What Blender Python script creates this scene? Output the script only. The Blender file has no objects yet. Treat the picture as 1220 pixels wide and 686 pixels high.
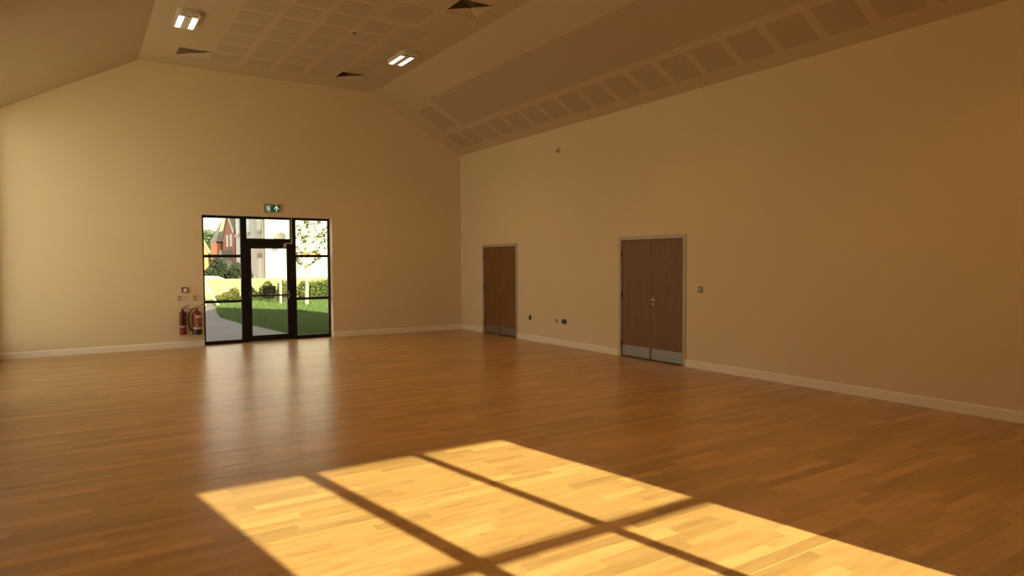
import bpy, bmesh, math, random
from mathutils import Vector, Matrix, Euler

random.seed(7)
SC = bpy.context.scene
COL = SC.collection
PI = math.pi

# ------------------------------------------------------------------ camera
CAM_Z = 1.68
cam_data = bpy.data.cameras.new('camera')
cam_data.sensor_width = 36.0
cam_data.lens = 791.0 / 1220.0 * 36.0
cam_data.clip_start = 0.05
cam_data.clip_end = 500
cam = bpy.data.objects.new('camera', cam_data)
COL.objects.link(cam)
RC = [[0.8376915919795389, -0.026201699067520807, 0.5455146814639921],
      [-0.5461160679334355, -0.030163387473067658, 0.8371662979367199],
      [-0.005480608698762927, -0.9992015017113038, -0.03957678493973935]]
M4 = Matrix.Identity(4)
for r in range(3):
    M4[r][0] = RC[r][0]
    M4[r][1] = -RC[r][1]
    M4[r][2] = -RC[r][2]
M4.translation = Vector((0, 0, CAM_Z))
cam.matrix_world = M4
SC.camera = cam

# ------------------------------------------------------------------ world, sun, exposure
W = bpy.data.worlds.new('world')
SC.world = W
W.use_nodes = True
nt = W.node_tree
nt.nodes.clear()
w_out = nt.nodes.new('ShaderNodeOutputWorld')
w_bg = nt.nodes.new('ShaderNodeBackground')
w_tc = nt.nodes.new('ShaderNodeTexCoord')
w_sp = nt.nodes.new('ShaderNodeSeparateXYZ')
w_cr = nt.nodes.new('ShaderNodeValToRGB')
nt.links.new(w_tc.outputs['Generated'], w_sp.inputs[0])
nt.links.new(w_sp.outputs['Z'], w_cr.inputs[0])
nt.links.new(w_cr.outputs[0], w_bg.inputs[0])
nt.links.new(w_bg.outputs[0], w_out.inputs[0])
el = w_cr.color_ramp.elements
el[0].position = 0.0
el[0].color = (1.0, 0.89, 0.68, 1)
el[1].position = 1.0
el[1].color = (0.34, 0.33, 0.30, 1)
e = el.new(0.22); e.color = (0.98, 0.885, 0.68, 1)
e = el.new(0.5); e.color = (0.80, 0.72, 0.57, 1)
w_bg.inputs['Strength'].default_value = 2.1

SUN_DIR = Vector((-0.155, 1.0, -0.56)).normalized()     # the way the light travels
sd = bpy.data.lights.new('sun', 'SUN')
sd.energy = 13.6
sd.color = (1.0, 0.84, 0.44)
sd.angle = 0.0093
sun = bpy.data.objects.new('sun', sd)
sun.rotation_euler = SUN_DIR.to_track_quat('-Z', 'Y').to_euler()
sun.location = (3, -6, 12)
COL.objects.link(sun)

SC.view_settings.view_transform = 'Standard'
SC.view_settings.look = 'None'
SC.view_settings.gamma = 1.0
SC.view_settings.exposure = 0.0
SC.view_settings.use_curve_mapping = False
LAMP_COLOR = (1.0, 0.47, 0.09)
LAMP_STRENGTH = 2.2
LAMP_WATTS = 3.1          # each of the four light panels of a ceiling light

# ------------------------------------------------------------------ helpers
def tag(o, label=None, cat=None, group=None, kind=None):
    if label: o['label'] = label
    if cat: o['category'] = cat
    if group: o['group'] = group
    if kind: o['kind'] = kind
    return o

def empty(name, loc=(0, 0, 0), rz=0.0, label=None, cat=None, group=None, kind=None):
    o = bpy.data.objects.new(name, None)
    o.empty_display_size = 0.1
    o.location = loc
    o.rotation_euler = (0, 0, rz)
    COL.objects.link(o)
    return tag(o, label, cat, group, kind)

def build(name, bm, mat, parent=None, loc=None, rot=None, smooth=False):
    me = bpy.data.meshes.new(name)
    bmesh.ops.recalc_face_normals(bm, faces=bm.faces)
    bm.to_mesh(me)
    bm.free()
    mats = mat if isinstance(mat, (list, tuple)) else [mat]
    for m in mats:
        me.materials.append(m)
    if smooth:
        for p in me.polygons:
            p.use_smooth = True
        try:
            me.set_sharp_from_angle(angle=math.radians(35))
        except Exception:
            pass
    o = bpy.data.objects.new(name, me)
    COL.objects.link(o)
    if parent is not None:
        o.parent = parent
    if loc is not None: o.location = loc
    if rot is not None: o.rotation_euler = rot
    return o

def box(bm, x0, x1, y0, y1, z0, z1, bev=0.0, mi=0):
    vs = [bm.verts.new((x, y, z)) for x in (x0, x1) for y in (y0, y1) for z in (z0, z1)]
    q = [(0, 1, 3, 2), (4, 6, 7, 5), (0, 4, 5, 1), (2, 3, 7, 6), (0, 2, 6, 4), (1, 5, 7, 3)]
    fs = [bm.faces.new([vs[i] for i in f]) for f in q]
    for f in fs: f.material_index = mi
    if bev > 0:
        es = list({e for f in fs for e in f.edges})
        bmesh.ops.bevel(bm, geom=es, offset=bev, segments=1, affect='EDGES', profile=0.5)
    return fs

def bx(name, dims, mat, parent=None, bev=0.0, loc=None, rot=None):
    bm = bmesh.new()
    box(bm, *dims, bev=bev)
    return build(name, bm, mat, parent, loc, rot)

def prism(bm, pts, axis, a, b, mi=0):
    """pts 2D outline, extruded along axis from a to b. axis 'x': pts=(y,z); 'y': (x,z); 'z': (x,y)"""
    def P(p, t):
        return {'x': (t, p[0], p[1]), 'y': (p[0], t, p[1]), 'z': (p[0], p[1], t)}[axis]
    A = [bm.verts.new(P(p, a)) for p in pts]
    B = [bm.verts.new(P(p, b)) for p in pts]
    n = len(pts)
    fs = [bm.faces.new(A), bm.faces.new(B[::-1])]
    for i in range(n):
        fs.append(bm.faces.new([A[i], B[i], B[(i + 1) % n], A[(i + 1) % n]]))
    for f in fs: f.material_index = mi
    return fs

def lathe(bm, prof, seg=24, cx=0, cy=0, cz=0, mi=0, axis='z'):
    rings = []
    for r, z in prof:
        ring = []
        for i in range(seg):
            a = 2 * PI * i / seg
            c, s = r * math.cos(a), r * math.sin(a)
            if axis == 'z': p = (cx + c, cy + s, cz + z)
            elif axis == 'y': p = (cx + c, cy + z, cz + s)
            else: p = (cx + z, cy + c, cz + s)
            ring.append(bm.verts.new(p))
        rings.append(ring)
    for k in range(len(rings) - 1):
        for i in range(seg):
            j = (i + 1) % seg
            f = bm.faces.new([rings[k][i], rings[k][j], rings[k + 1][j], rings[k + 1][i]])
            f.material_index = mi
    f = bm.faces.new(rings[0][::-1]); f.material_index = mi
    f = bm.faces.new(rings[-1]); f.material_index = mi

def tube(bm, pts, r, seg=10, mi=0, r_end=None):
    pts = [Vector(p) for p in pts]
    n = len(pts)
    rings = []
    prev = None
    for k, p in enumerate(pts):
        if k == 0: t = pts[1] - pts[0]
        elif k == n - 1: t = pts[-1] - pts[-2]
        else: t = pts[k + 1] - pts[k - 1]
        t.normalize()
        if prev is None:
            u = t.orthogonal().normalized()
        else:
            u = (prev - t * prev.dot(t)).normalized()
        prev = u
        v = t.cross(u)
        rr = r if r_end is None else r + (r_end - r) * k / (n - 1)
        rings.append([bm.verts.new(p + (u * math.cos(2 * PI * i / seg) + v * math.sin(2 * PI * i / seg)) * rr) for i in range(seg)])
    for k in range(n - 1):
        for i in range(seg):
            j = (i + 1) % seg
            f = bm.faces.new([rings[k][i], rings[k][j], rings[k + 1][j], rings[k + 1][i]])
            f.material_index = mi
    bm.faces.new(rings[0][::-1]).material_index = mi
    bm.faces.new(rings[-1]).material_index = mi

def bez(p0, p1, p2, p3, n=12):
    out = []
    for i in range(n + 1):
        t = i / n
        out.append(tuple((1 - t) ** 3 * a + 3 * (1 - t) ** 2 * t * b + 3 * (1 - t) * t * t * c + t ** 3 * d
                         for a, b, c, d in zip(p0, p1, p2, p3)))
    return out

# ------------------------------------------------------------------ materials
def newmat(name):
    m = bpy.data.materials.new(name)
    m.use_nodes = True
    return m, m.node_tree, m.node_tree.nodes['Principled BSDF']

def mat(name, col, rough=0.6, metal=0.0, var=0.0, scale=8.0, bump=0.0, bscale=60.0, spec=0.5, coat=0.0):
    m, t, b = newmat(name)
    b.inputs['Base Color'].default_value = (*col, 1)
    b.inputs['Roughness'].default_value = rough
    b.inputs['Metallic'].default_value = metal
    b.inputs['Specular IOR Level'].default_value = spec
    b.inputs['Coat Weight'].default_value = coat
    tc = t.nodes.new('ShaderNodeTexCoord')
    if var > 0:
        n = t.nodes.new('ShaderNodeTexNoise')
        n.inputs['Scale'].default_value = scale
        n.inputs['Detail'].default_value = 4
        t.links.new(tc.outputs['Object'], n.inputs['Vector'])
        r = t.nodes.new('ShaderNodeValToRGB')
        r.color_ramp.elements[0].position = 0.3
        r.color_ramp.elements[1].position = 0.7
        r.color_ramp.elements[0].color = (*[c * (1 - var) for c in col], 1)
        r.color_ramp.elements[1].color = (*[min(1, c * (1 + var)) for c in col], 1)
        t.links.new(n.outputs['Fac'], r.inputs[0])
        t.links.new(r.outputs[0], b.inputs['Base Color'])
    if bump > 0:
        n = t.nodes.new('ShaderNodeTexNoise')
        n.inputs['Scale'].default_value = bscale
        n.inputs['Detail'].default_value = 3
        t.links.new(tc.outputs['Object'], n.inputs['Vector'])
        bp = t.nodes.new('ShaderNodeBump')
        bp.inputs['Strength'].default_value = bump
        bp.inputs['Distance'].default_value = 0.01
        t.links.new(n.outputs['Fac'], bp.inputs['Height'])
        t.links.new(bp.outputs[0], b.inputs['Normal'])
    return m

def emit_mat(name, col, strength):
    m, t, b = newmat(name)
    b.inputs['Base Color'].default_value = (*col, 1)
    b.inputs['Emission Color'].default_value = (*col, 1)
    b.inputs['Emission Strength'].default_value = strength
    return m

def glass_mat(name, tint=(0.96, 0.98, 0.97)):
    m = bpy.data.materials.new(name)
    m.use_nodes = True
    t = m.node_tree
    t.nodes.clear()
    o = t.nodes.new('ShaderNodeOutputMaterial')
    mx = t.nodes.new('ShaderNodeMixShader')
    tr = t.nodes.new('ShaderNodeBsdfTransparent')
    gl = t.nodes.new('ShaderNodeBsdfGlossy')
    fr = t.nodes.new('ShaderNodeFresnel')
    fr.inputs['IOR'].default_value = 1.45
    tr.inputs['Color'].default_value = (*tint, 1)
    gl.inputs['Roughness'].default_value = 0.02
    t.links.new(fr.outputs[0], mx.inputs[0])
    t.links.new(tr.outputs[0], mx.inputs[1])
    t.links.new(gl.outputs[0], mx.inputs[2])
    t.links.new(mx.outputs[0], o.inputs['Surface'])
    return m

def floor_mat():
    m, t, b = newmat('vinyl_wood')
    at = t.nodes.new('ShaderNodeAttribute'); at.attribute_name = 'tint'
    tc = t.nodes.new('ShaderNodeTexCoord')
    geo = t.nodes.new('ShaderNodeNewGeometry')
    # per strip offset so the grain never runs on into the next strip
    ml = t.nodes.new('ShaderNodeVectorMath'); ml.operation = 'SCALE'; ml.inputs['Scale'].default_value = 37.0
    cmb = t.nodes.new('ShaderNodeCombineXYZ')
    t.links.new(at.outputs['Fac'], cmb.inputs[0]); t.links.new(at.outputs['Fac'], cmb.inputs[1]); t.links.new(at.outputs['Fac'], cmb.inputs[2])
    t.links.new(cmb.outputs[0], ml.inputs[0])
    ad = t.nodes.new('ShaderNodeVectorMath'); ad.operation = 'ADD'
    t.links.new(geo.outputs['Position'], ad.inputs[0]); t.links.new(ml.outputs[0], ad.inputs[1])
    mp = t.nodes.new('ShaderNodeMapping'); mp.inputs['Scale'].default_value = (2.6, 17.0, 1.0)
    t.links.new(ad.outputs[0], mp.inputs[0])
    n1 = t.nodes.new('ShaderNodeTexNoise'); n1.inputs['Scale'].default_value = 1.0; n1.inputs['Detail'].default_value = 6; n1.inputs['Distortion'].default_value = 0.6
    t.links.new(mp.outputs[0], n1.inputs['Vector'])
    r1 = t.nodes.new('ShaderNodeValToRGB')
    r1.color_ramp.elements[0].position = 0.24; r1.color_ramp.elements[0].color = (0.42, 0.24, 0.095, 1)
    r1.color_ramp.elements[1].position = 0.66; r1.color_ramp.elements[1].color = (0.53, 0.345, 0.155, 1)
    ee = r1.color_ramp.elements.new(0.46); ee.color = (0.50, 0.315, 0.135, 1)
    t.links.new(n1.outputs['Fac'], r1.inputs[0])
    mr = t.nodes.new('ShaderNodeMapRange'); mr.inputs['To Min'].default_value = 0.80; mr.inputs['To Max'].default_value = 1.22
    t.links.new(at.outputs['Fac'], mr.inputs['Value'])
    sc = t.nodes.new('ShaderNodeVectorMath'); sc.operation = 'SCALE'
    t.links.new(r1.outputs[0], sc.inputs[0]); t.links.new(mr.outputs[0], sc.inputs['Scale'])
    t.links.new(sc.outputs[0], b.inputs['Base Color'])
    b.inputs['Roughness'].default_value = 0.29
    b.inputs['Specular IOR Level'].default_value = 0.46
    # gentle undulation of the sheet and a fine emboss
    mp2 = t.nodes.new('ShaderNodeMapping'); mp2.inputs['Scale'].default_value = (1.0, 5.0, 1.0)
    t.links.new(geo.outputs['Position'], mp2.inputs[0])
    n2 = t.nodes.new('ShaderNodeTexNoise'); n2.inputs['Scale'].default_value = 1.6; n2.inputs['Detail'].default_value = 3
    t.links.new(mp2.outputs[0], n2.inputs['Vector'])
    b1 = t.nodes.new('ShaderNodeBump'); b1.inputs['Strength'].default_value = 0.5; b1.inputs['Distance'].default_value = 0.006
    t.links.new(n2.outputs['Fac'], b1.inputs['Height'])
    n3 = t.nodes.new('ShaderNodeTexNoise'); n3.inputs['Scale'].default_value = 90; n3.inputs['Detail'].default_value = 2
    t.links.new(geo.outputs['Position'], n3.inputs['Vector'])
    b2 = t.nodes.new('ShaderNodeBump'); b2.inputs['Strength'].default_value = 0.12; b2.inputs['Distance'].default_value = 0.002
    t.links.new(n3.outputs['Fac'], b2.inputs['Height']); t.links.new(b1.outputs[0], b2.inputs['Normal'])
    t.links.new(b2.outputs[0], b.inputs['Normal'])
    return m

def perf_mat(name, base, pitch, rad, dark):
    m, t, b = newmat(name)
    tc = t.nodes.new('ShaderNodeTexCoord')
    sp = t.nodes.new('ShaderNodeSeparateXYZ')
    t.links.new(tc.outputs['Object'], sp.inputs[0])
    outs = []
    for ax in ('X', 'Y'):
        d = t.nodes.new('ShaderNodeMath'); d.operation = 'DIVIDE'; d.inputs[1].default_value = pitch
        f = t.nodes.new('ShaderNodeMath'); f.operation = 'FRACT'
        s = t.nodes.new('ShaderNodeMath'); s.operation = 'SUBTRACT'; s.inputs[1].default_value = 0.5
        q = t.nodes.new('ShaderNodeMath'); q.operation = 'MULTIPLY'
        t.links.new(sp.outputs[ax], d.inputs[0]); t.links.new(d.outputs[0], f.inputs[0]); t.links.new(f.outputs[0], s.inputs[0])
        t.links.new(s.outputs[0], q.inputs[0]); t.links.new(s.outputs[0], q.inputs[1])
        outs.append(q)
    a = t.nodes.new('ShaderNodeMath'); a.operation = 'ADD'
    t.links.new(outs[0].outputs[0], a.inputs[0]); t.links.new(outs[1].outputs[0], a.inputs[1])
    lt = t.nodes.new('ShaderNodeMath'); lt.operation = 'LESS_THAN'; lt.inputs[1].default_value = (rad / pitch) ** 2
    t.links.new(a.outputs[0], lt.inputs[0])
    mx = t.nodes.new('ShaderNodeMix'); mx.data_type = 'RGBA'
    mx.inputs[6].default_value = (*base, 1); mx.inputs[7].default_value = (*dark, 1)
    t.links.new(lt.outputs[0], mx.inputs[0])
    t.links.new(mx.outputs[2], b.inputs['Base Color'])
    b.inputs['Roughness'].default_value = 0.85
    return m

def wood_mat(name, c0, c1, rough=0.4):
    m, t, b = newmat(name)
    tc = t.nodes.new('ShaderNodeTexCoord')
    mp = t.nodes.new('ShaderNodeMapping'); mp.inputs['Scale'].default_value = (20, 20, 1.3)
    n = t.nodes.new('ShaderNodeTexNoise'); n.inputs['Scale'].default_value = 1.6; n.inputs['Detail'].default_value = 6; n.inputs['Distortion'].default_value = 0.4
    r = t.nodes.new('ShaderNodeValToRGB')
    r.color_ramp.elements[0].position = 0.3; r.color_ramp.elements[0].color = (*c0, 1)
    r.color_ramp.elements[1].position = 0.7; r.color_ramp.elements[1].color = (*c1, 1)
    t.links.new(tc.outputs['Object'], mp.inputs[0]); t.links.new(mp.outputs[0], n.inputs['Vector'])
    t.links.new(n.outputs['Fac'], r.inputs[0]); t.links.new(r.outputs[0], b.inputs['Base Color'])
    b.inputs['Roughness'].default_value = rough
    return m

def brick_mat(name, c1, c2, mortar):
    m, t, b = newmat(name)
    tc = t.nodes.new('ShaderNodeTexCoord')
    sp = t.nodes.new('ShaderNodeSeparateXYZ'); cm = t.nodes.new('ShaderNodeCombineXYZ')
    ad = t.nodes.new('ShaderNodeMath'); ad.operation = 'ADD'
    t.links.new(tc.outputs['Object'], sp.inputs[0])
    t.links.new(sp.outputs['X'], ad.inputs[0]); t.links.new(sp.outputs['Y'], ad.inputs[1])
    t.links.new(ad.outputs[0], cm.inputs[0]); t.links.new(sp.outputs['Z'], cm.inputs[1])
    br = t.nodes.new('ShaderNodeTexBrick')
    br.inputs['Color1'].default_value = (*c1, 1); br.inputs['Color2'].default_value = (*c2, 1); br.inputs['Mortar'].default_value = (*mortar, 1)
    br.inputs['Scale'].default_value = 4.4; br.inputs['Mortar Size'].default_value = 0.012
    t.links.new(cm.outputs[0], br.inputs['Vector'])
    t.links.new(br.outputs[0], b.inputs['Base Color'])
    b.inputs['Roughness'].default_value = 0.9
    return m

def leaf_mat(name, c0, c1, c2):
    m, t, b = newmat(name)
    geo = t.nodes.new('ShaderNodeNewGeometry')
    r = t.nodes.new('ShaderNodeValToRGB')
    r.color_ramp.elements[0].color = (*c0, 1); r.color_ramp.elements[1].color = (*c2, 1)
    ee = r.color_ramp.elements.new(0.5); ee.color = (*c1, 1)
    t.links.new(geo.outputs['Random Per Island'], r.inputs[0])
    t.links.new(r.outputs[0], b.inputs['Base Color'])
    b.inputs['Roughness'].default_value = 0.6
    return m

M = {}
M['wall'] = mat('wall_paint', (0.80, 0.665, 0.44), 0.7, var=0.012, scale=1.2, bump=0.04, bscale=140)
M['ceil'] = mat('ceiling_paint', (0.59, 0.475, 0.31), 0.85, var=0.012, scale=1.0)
M['skirt'] = mat('skirting_gloss', (0.92, 0.86, 0.72), 0.35, var=0.01)
M['frame_paint'] = mat('door_frame_paint', (0.50, 0.45, 0.38), 0.4, var=0.02)
M['floor'] = floor_mat()
M['floor_base'] = mat('floor_screed', (0.36, 0.21, 0.09), 0.6, var=0.1)
M['weld'] = mat('weld_rod', (0.56, 0.37, 0.18), 0.35)
M['alu'] = mat('dark_bronze_aluminium', (0.012, 0.010, 0.007), 0.5, var=0.05, spec=0.2)
M['glass'] = glass_mat('clear_glass')
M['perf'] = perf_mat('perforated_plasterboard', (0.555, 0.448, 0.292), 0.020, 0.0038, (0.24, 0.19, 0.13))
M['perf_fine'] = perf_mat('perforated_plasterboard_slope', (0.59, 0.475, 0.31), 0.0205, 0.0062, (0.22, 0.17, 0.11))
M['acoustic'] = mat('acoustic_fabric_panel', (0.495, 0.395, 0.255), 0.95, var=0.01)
M['oak'] = wood_mat('oak_veneer', (0.175, 0.078, 0.020), (0.225, 0.103, 0.028), 0.5)
M['steel'] = mat('brushed_steel', (0.30, 0.285, 0.25), 0.45, 0.85, bump=0.05, bscale=300)
M['chrome'] = mat('satin_chrome', (0.42, 0.39, 0.34), 0.3, 1.0)
M['black'] = mat('black_plastic', (0.012, 0.011, 0.010), 0.4)
M['white_plastic'] = mat('white_plastic', (0.78, 0.75, 0.68), 0.4)
M['white_enamel'] = mat('white_enamel', (0.72, 0.68, 0.60), 0.45)
M['grey_plastic'] = mat('grey_plastic', (0.26, 0.22, 0.17), 0.4)
M['red'] = mat('red_enamel', (0.20, 0.008, 0.006), 0.32, coat=0.15)
M['red_print'] = mat('red_print', (0.55, 0.22, 0.15), 0.5)
M['cream_print'] = mat('cream_print', (0.62, 0.52, 0.36), 0.5)
M['notice_pale'] = mat('notice_pale', (0.66, 0.56, 0.38), 0.5)
M['dark_print'] = mat('dark_print', (0.05, 0.04, 0.03), 0.5)
M['blue_sign'] = mat('blue_sign', (0.012, 0.035, 0.085), 0.4)
M['pale_print'] = mat('pale_print', (0.45, 0.50, 0.55), 0.5)
M['vent'] = mat('vent_blade', (0.66, 0.55, 0.40), 0.5)
M['vent_dark'] = mat('vent_duct', (0.012, 0.010, 0.008), 0.9)
M['green_dark'] = mat('green_sign_plate', (0.008, 0.045, 0.022), 0.4)
M['lamp'] = emit_mat('lamp_panel', (1.0, 0.95, 0.86), LAMP_STRENGTH)
lamp_light = bpy.data.lights.new('light_source', 'AREA')
lamp_light.shape = 'RECTANGLE'; lamp_light.size_y = 0.26
lamp_light.energy = LAMP_WATTS; lamp_light.color = LAMP_COLOR
lamp_light.spread = math.radians(112)
M['exit_green'] = emit_mat('exit_green', (0.0, 0.13, 0.04), 0.22)
M['exit_white'] = emit_mat('exit_white', (0.75, 0.85, 0.75), 0.55)
M['led'] = emit_mat('led', (0.6, 1.0, 0.25), 1.5)
M['conduit'] = mat('conduit', (0.50, 0.40, 0.28), 0.5)
M['render_white'] = mat('white_render', (0.45, 0.48, 0.53), 0.9, var=0.02)
M['render_grey'] = mat('pale_grey_render', (0.42, 0.43, 0.43), 0.9, var=0.02)
M['brick_red'] = brick_mat('red_brick', (0.27, 0.105, 0.08), (0.22, 0.085, 0.065), (0.26, 0.18, 0.15))
M['brick_orange'] = brick_mat('orange_brick', (0.62, 0.24, 0.12), (0.52, 0.19, 0.10), (0.55, 0.38, 0.26))
M['slate'] = mat('roof_slate', (0.24, 0.235, 0.20), 0.8, var=0.12, scale=5)
M['dish'] = mat('dish_grey', (0.17, 0.18, 0.18), 0.6)
M['barge'] = mat('barge_board', (0.75, 0.72, 0.66), 0.6)
M['house_glass'] = mat('house_window_glass', (0.16, 0.26, 0.36), 0.08)
M['fence'] = mat('fence_timber', (0.44, 0.36, 0.20), 0.85, var=0.16, scale=7)
M['post'] = mat('pale_timber', (0.74, 0.64, 0.50), 0.85, var=0.06)
M['grass'] = mat('lawn', (0.072, 0.135, 0.045), 0.9, var=0.22, scale=1.3, bump=0.5, bscale=40)
M['blade'] = leaf_mat('grass_blades', (0.055, 0.112, 0.034), (0.085, 0.155, 0.045), (0.11, 0.185, 0.06))
M['paving'] = mat('path_paving', (0.15, 0.15, 0.17), 0.85, var=0.05, scale=4)
M['joint'] = mat('path_joint', (0.19, 0.185, 0.20), 0.9)
M['concrete'] = mat('bounce_concrete', (0.66, 0.63, 0.60), 0.9, var=0.04, scale=2)  # ground made pale to bounce sunlight in through the left window
M['bark'] = mat('pale_bark', (0.60, 0.52, 0.42), 0.85, var=0.15, scale=14)
M['leaf_hedge'] = leaf_mat('hedge_leaves', (0.022, 0.055, 0.012), (0.07, 0.12, 0.028), (0.16, 0.20, 0.055))
M['leaf_shrub'] = leaf_mat('shrub_leaves', (0.03, 0.07, 0.018), (0.10, 0.15, 0.04), (0.26, 0.17, 0.06))
M['leaf_dark'] = leaf_mat('dark_leaves', (0.010, 0.022, 0.012), (0.018, 0.036, 0.018), (0.040, 0.065, 0.024))
M['leaf_tree'] = leaf_mat('tree_leaves', (0.030, 0.065, 0.020), (0.055, 0.10, 0.03), (0.09, 0.14, 0.045))
M['leaf_young'] = leaf_mat('young_leaves', (0.03, 0.055, 0.015), (0.07, 0.10, 0.03), (0.14, 0.12, 0.035))
M['brick_wall_ext'] = M['render_white']

# ------------------------------------------------------------------ dimensions of the hall
XL, XR = -1.24, 8.04
YN, YF = -0.95, 14.68
ZE, ZC = 4.32, 5.58
XA, XB = 1.05, 5.75          # flat part of the ceiling
T = 0.30                     # wall thickness
TOP = 6.0

# ------------------------------------------------------------------ large structure
# far wall with the glazed opening
bm = bmesh.new()
OX0, OX1, OZ = 2.10, 4.765, 2.665
box(bm, XL - T, OX0, YF, YF + T, -0.1, 5.8)
box(bm, OX1, XR + T, YF, YF + T, -0.1, 5.8)
box(bm, OX0, OX1, YF, YF + T, OZ, 5.8)
tag(build('wall_far', bm, M['wall']), 'cream painted far gable wall around the glazed entrance', 'wall', kind='structure')
# near wall behind the camera, with the tall window the sun comes through
WX0, WX1, WZ1 = 1.60, 4.34, 3.64
bm = bmesh.new()
box(bm, XL - T, WX0, YN - T, YN, -0.1, 5.8)
box(bm, WX1, XR + T, YN - T, YN, -0.1, 5.8)
box(bm, WX0, WX1, YN - T, YN, WZ1, 5.8)
tag(build('wall_near', bm, M['wall']), 'cream painted near wall behind the viewpoint with a tall window', 'wall', kind='structure')
# right wall with two door recesses
D2 = (7.29, 8.85, 2.105)
D3 = (12.11, 13.62, 2.085)
bm = bmesh.new()
ys = [YN, D2[0], D2[1], D3[0], D3[1], YF]
box(bm, XR, XR + T, ys[0], ys[1], -0.1, 4.6)
box(bm, XR, XR + T, ys[2], ys[3], -0.1, 4.6)
box(bm, XR, XR + T, ys[4], ys[5], -0.1, 4.6)
box(bm, XR, XR + T, ys[1], ys[2], D2[2], 4.6)
box(bm, XR, XR + T, ys[3], ys[4], D3[2], 4.6)
tag(build('wall_right', bm, M['wall']), 'long cream painted right wall with two double doors', 'wall', kind='structure')
# left wall with windows towards the far end
LW = [(10.0, 14.5, 0.20, 4.28)]
bm = bmesh.new()
y = YN
for (a, b_, z0, z1) in LW:
    box(bm, XL - T, XL, y, a, -0.1, 4.6)
    box(bm, XL - T, XL, a, b_, -0.1, z0)
    box(bm, XL - T, XL, a, b_, z1, 4.6)
    y = b_
box(bm, XL - T, XL, y, YF, -0.1, 4.6)
tag(build('wall_left', bm, M['wall']), 'cream painted left wall with a large window near the far end', 'wall', kind='structure')

# ceiling
sl = (ZC - ZE) / (XR - XB)
ceil_root = empty('ceiling', (0, 0, 0), label='cream plaster ceiling, flat in the middle and sloping down to both sides', cat='ceiling', kind='structure')
prof = [(XR + 0.02, ZE - 0.011), (XB, ZC), (XA, ZC), (XL - 0.02, ZE - 0.011),
        (XL - 0.02, ZE + 0.24), (XA - 0.1, ZC + 0.2), (XB + 0.1, ZC + 0.2), (XR + 0.02, ZE + 0.24)]
bm = bmesh.new()
prism(bm, prof[2:6] , 'y', YN - 0.01, YF + 0.01)
VENTS = [(1.90, 13.72), (4.90, 13.66), (5.15, 9.06)]
VH = 0.29
ysplit = sorted({YN - 0.01, YF + 0.01} | {y + d for x, y in VENTS for d in (-VH, VH)})
for ya, yb in zip(ysplit, ysplit[1:]):
    ym = (ya + yb) / 2
    xs = [XA]
    for x, y in sorted(VENTS):
        if abs(ym - y) < VH: xs += [x - VH, x + VH]
    xs.append(XB)
    for k in range(0, len(xs), 2):
        box(bm, xs[k], xs[k + 1], ya, yb, ZC, ZC + 0.2)
prism(bm, [prof[0], prof[1], prof[6], prof[7]], 'y', YN - 0.01, YF + 0.01)
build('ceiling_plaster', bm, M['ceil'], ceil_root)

# outer roof: flat over the hall, an unseen gable shaped to cast the lawn shadow's peak, lower roof over the side corridor
bm = bmesh.new()
box(bm, XL - T - 0.1, XR + T, YN - T - 0.1, YF + T + 0.07, 5.8, 5.88)
prism(bm, [(5.05, 5.88), (6.62, 7.45), (8.0, 5.88)], 'y', 9.0, YF + T + 0.07)
box(bm, XR + T, 13.0, YN - T, YF + T + 0.07, 4.2, 4.33)
box(bm, XR + T, XR + T + 0.12, YN - T, YF + T, 4.33, 5.8)
box(bm, XL - T, XL - T + 0.12, YN - T, YF + T, 4.6, 5.8)
tag(build('roof', bm, M['slate']), 'outer roof covering the hall and side corridor', 'roof', kind='structure')
bm = bmesh.new()
box(bm, 12.8, 13.0, YN - T, YF + T, -0.1, 4.2)
box(bm, XR + T, 12.8, YF, YF + T, -0.1, 4.2)
box(bm, XR + T, 12.8, YN - T, YN, -0.1, 4.2)
tag(build('wall_corridor', bm, M['render_white']), 'outer wall of the corridor beside the hall', 'wall', kind='structure')

# floor -------------------------------------------------------------
floor_root = empty('floor', (0, 0, 0), label='warm oak strip vinyl floor with sunlight falling across it', cat='floor', kind='structure')
bm = bmesh.new()
box(bm, XL - T, XR + T, YN - T, YF + T, -0.1, -0.003)
build('floor_base', bm, M['floor_base'], floor_root)
PW = 0.09775
Y0 = 2.237 - 33 * PW
seams = [2.237 - 21 * PW, 2.237, 2.237 + 21 * PW, 2.237 + 42 * PW, 2.237 + 63 * PW, 2.237 + 84 * PW, 2.237 + 105 * PW, 2.237 + 126 * PW]
planks = []
row = 0
rnd = random.Random(21)
while Y0 + row * PW < YF:
    ya, yb = max(YN, Y0 + row * PW), min(YF, Y0 + (row + 1) * PW)
    row += 1
    if yb - ya < 0.01: continue
    x = XL - rnd.uniform(0, 0.9)
    while x < XR:
        L = rnd.choice([0.38, 0.55, 0.75, 0.9, 0.9, 1.1])
        xa, xb = max(x, XL), min(x + L, XR)
        x += L
        if xb - xa > 0.02:
            planks.append((xa, xb, ya, yb, rnd.choice([0.05, 0.2, 0.35, 0.45, 0.5, 0.55, 0.7, 0.95]) + rnd.uniform(-0.05, 0.05)))
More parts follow.
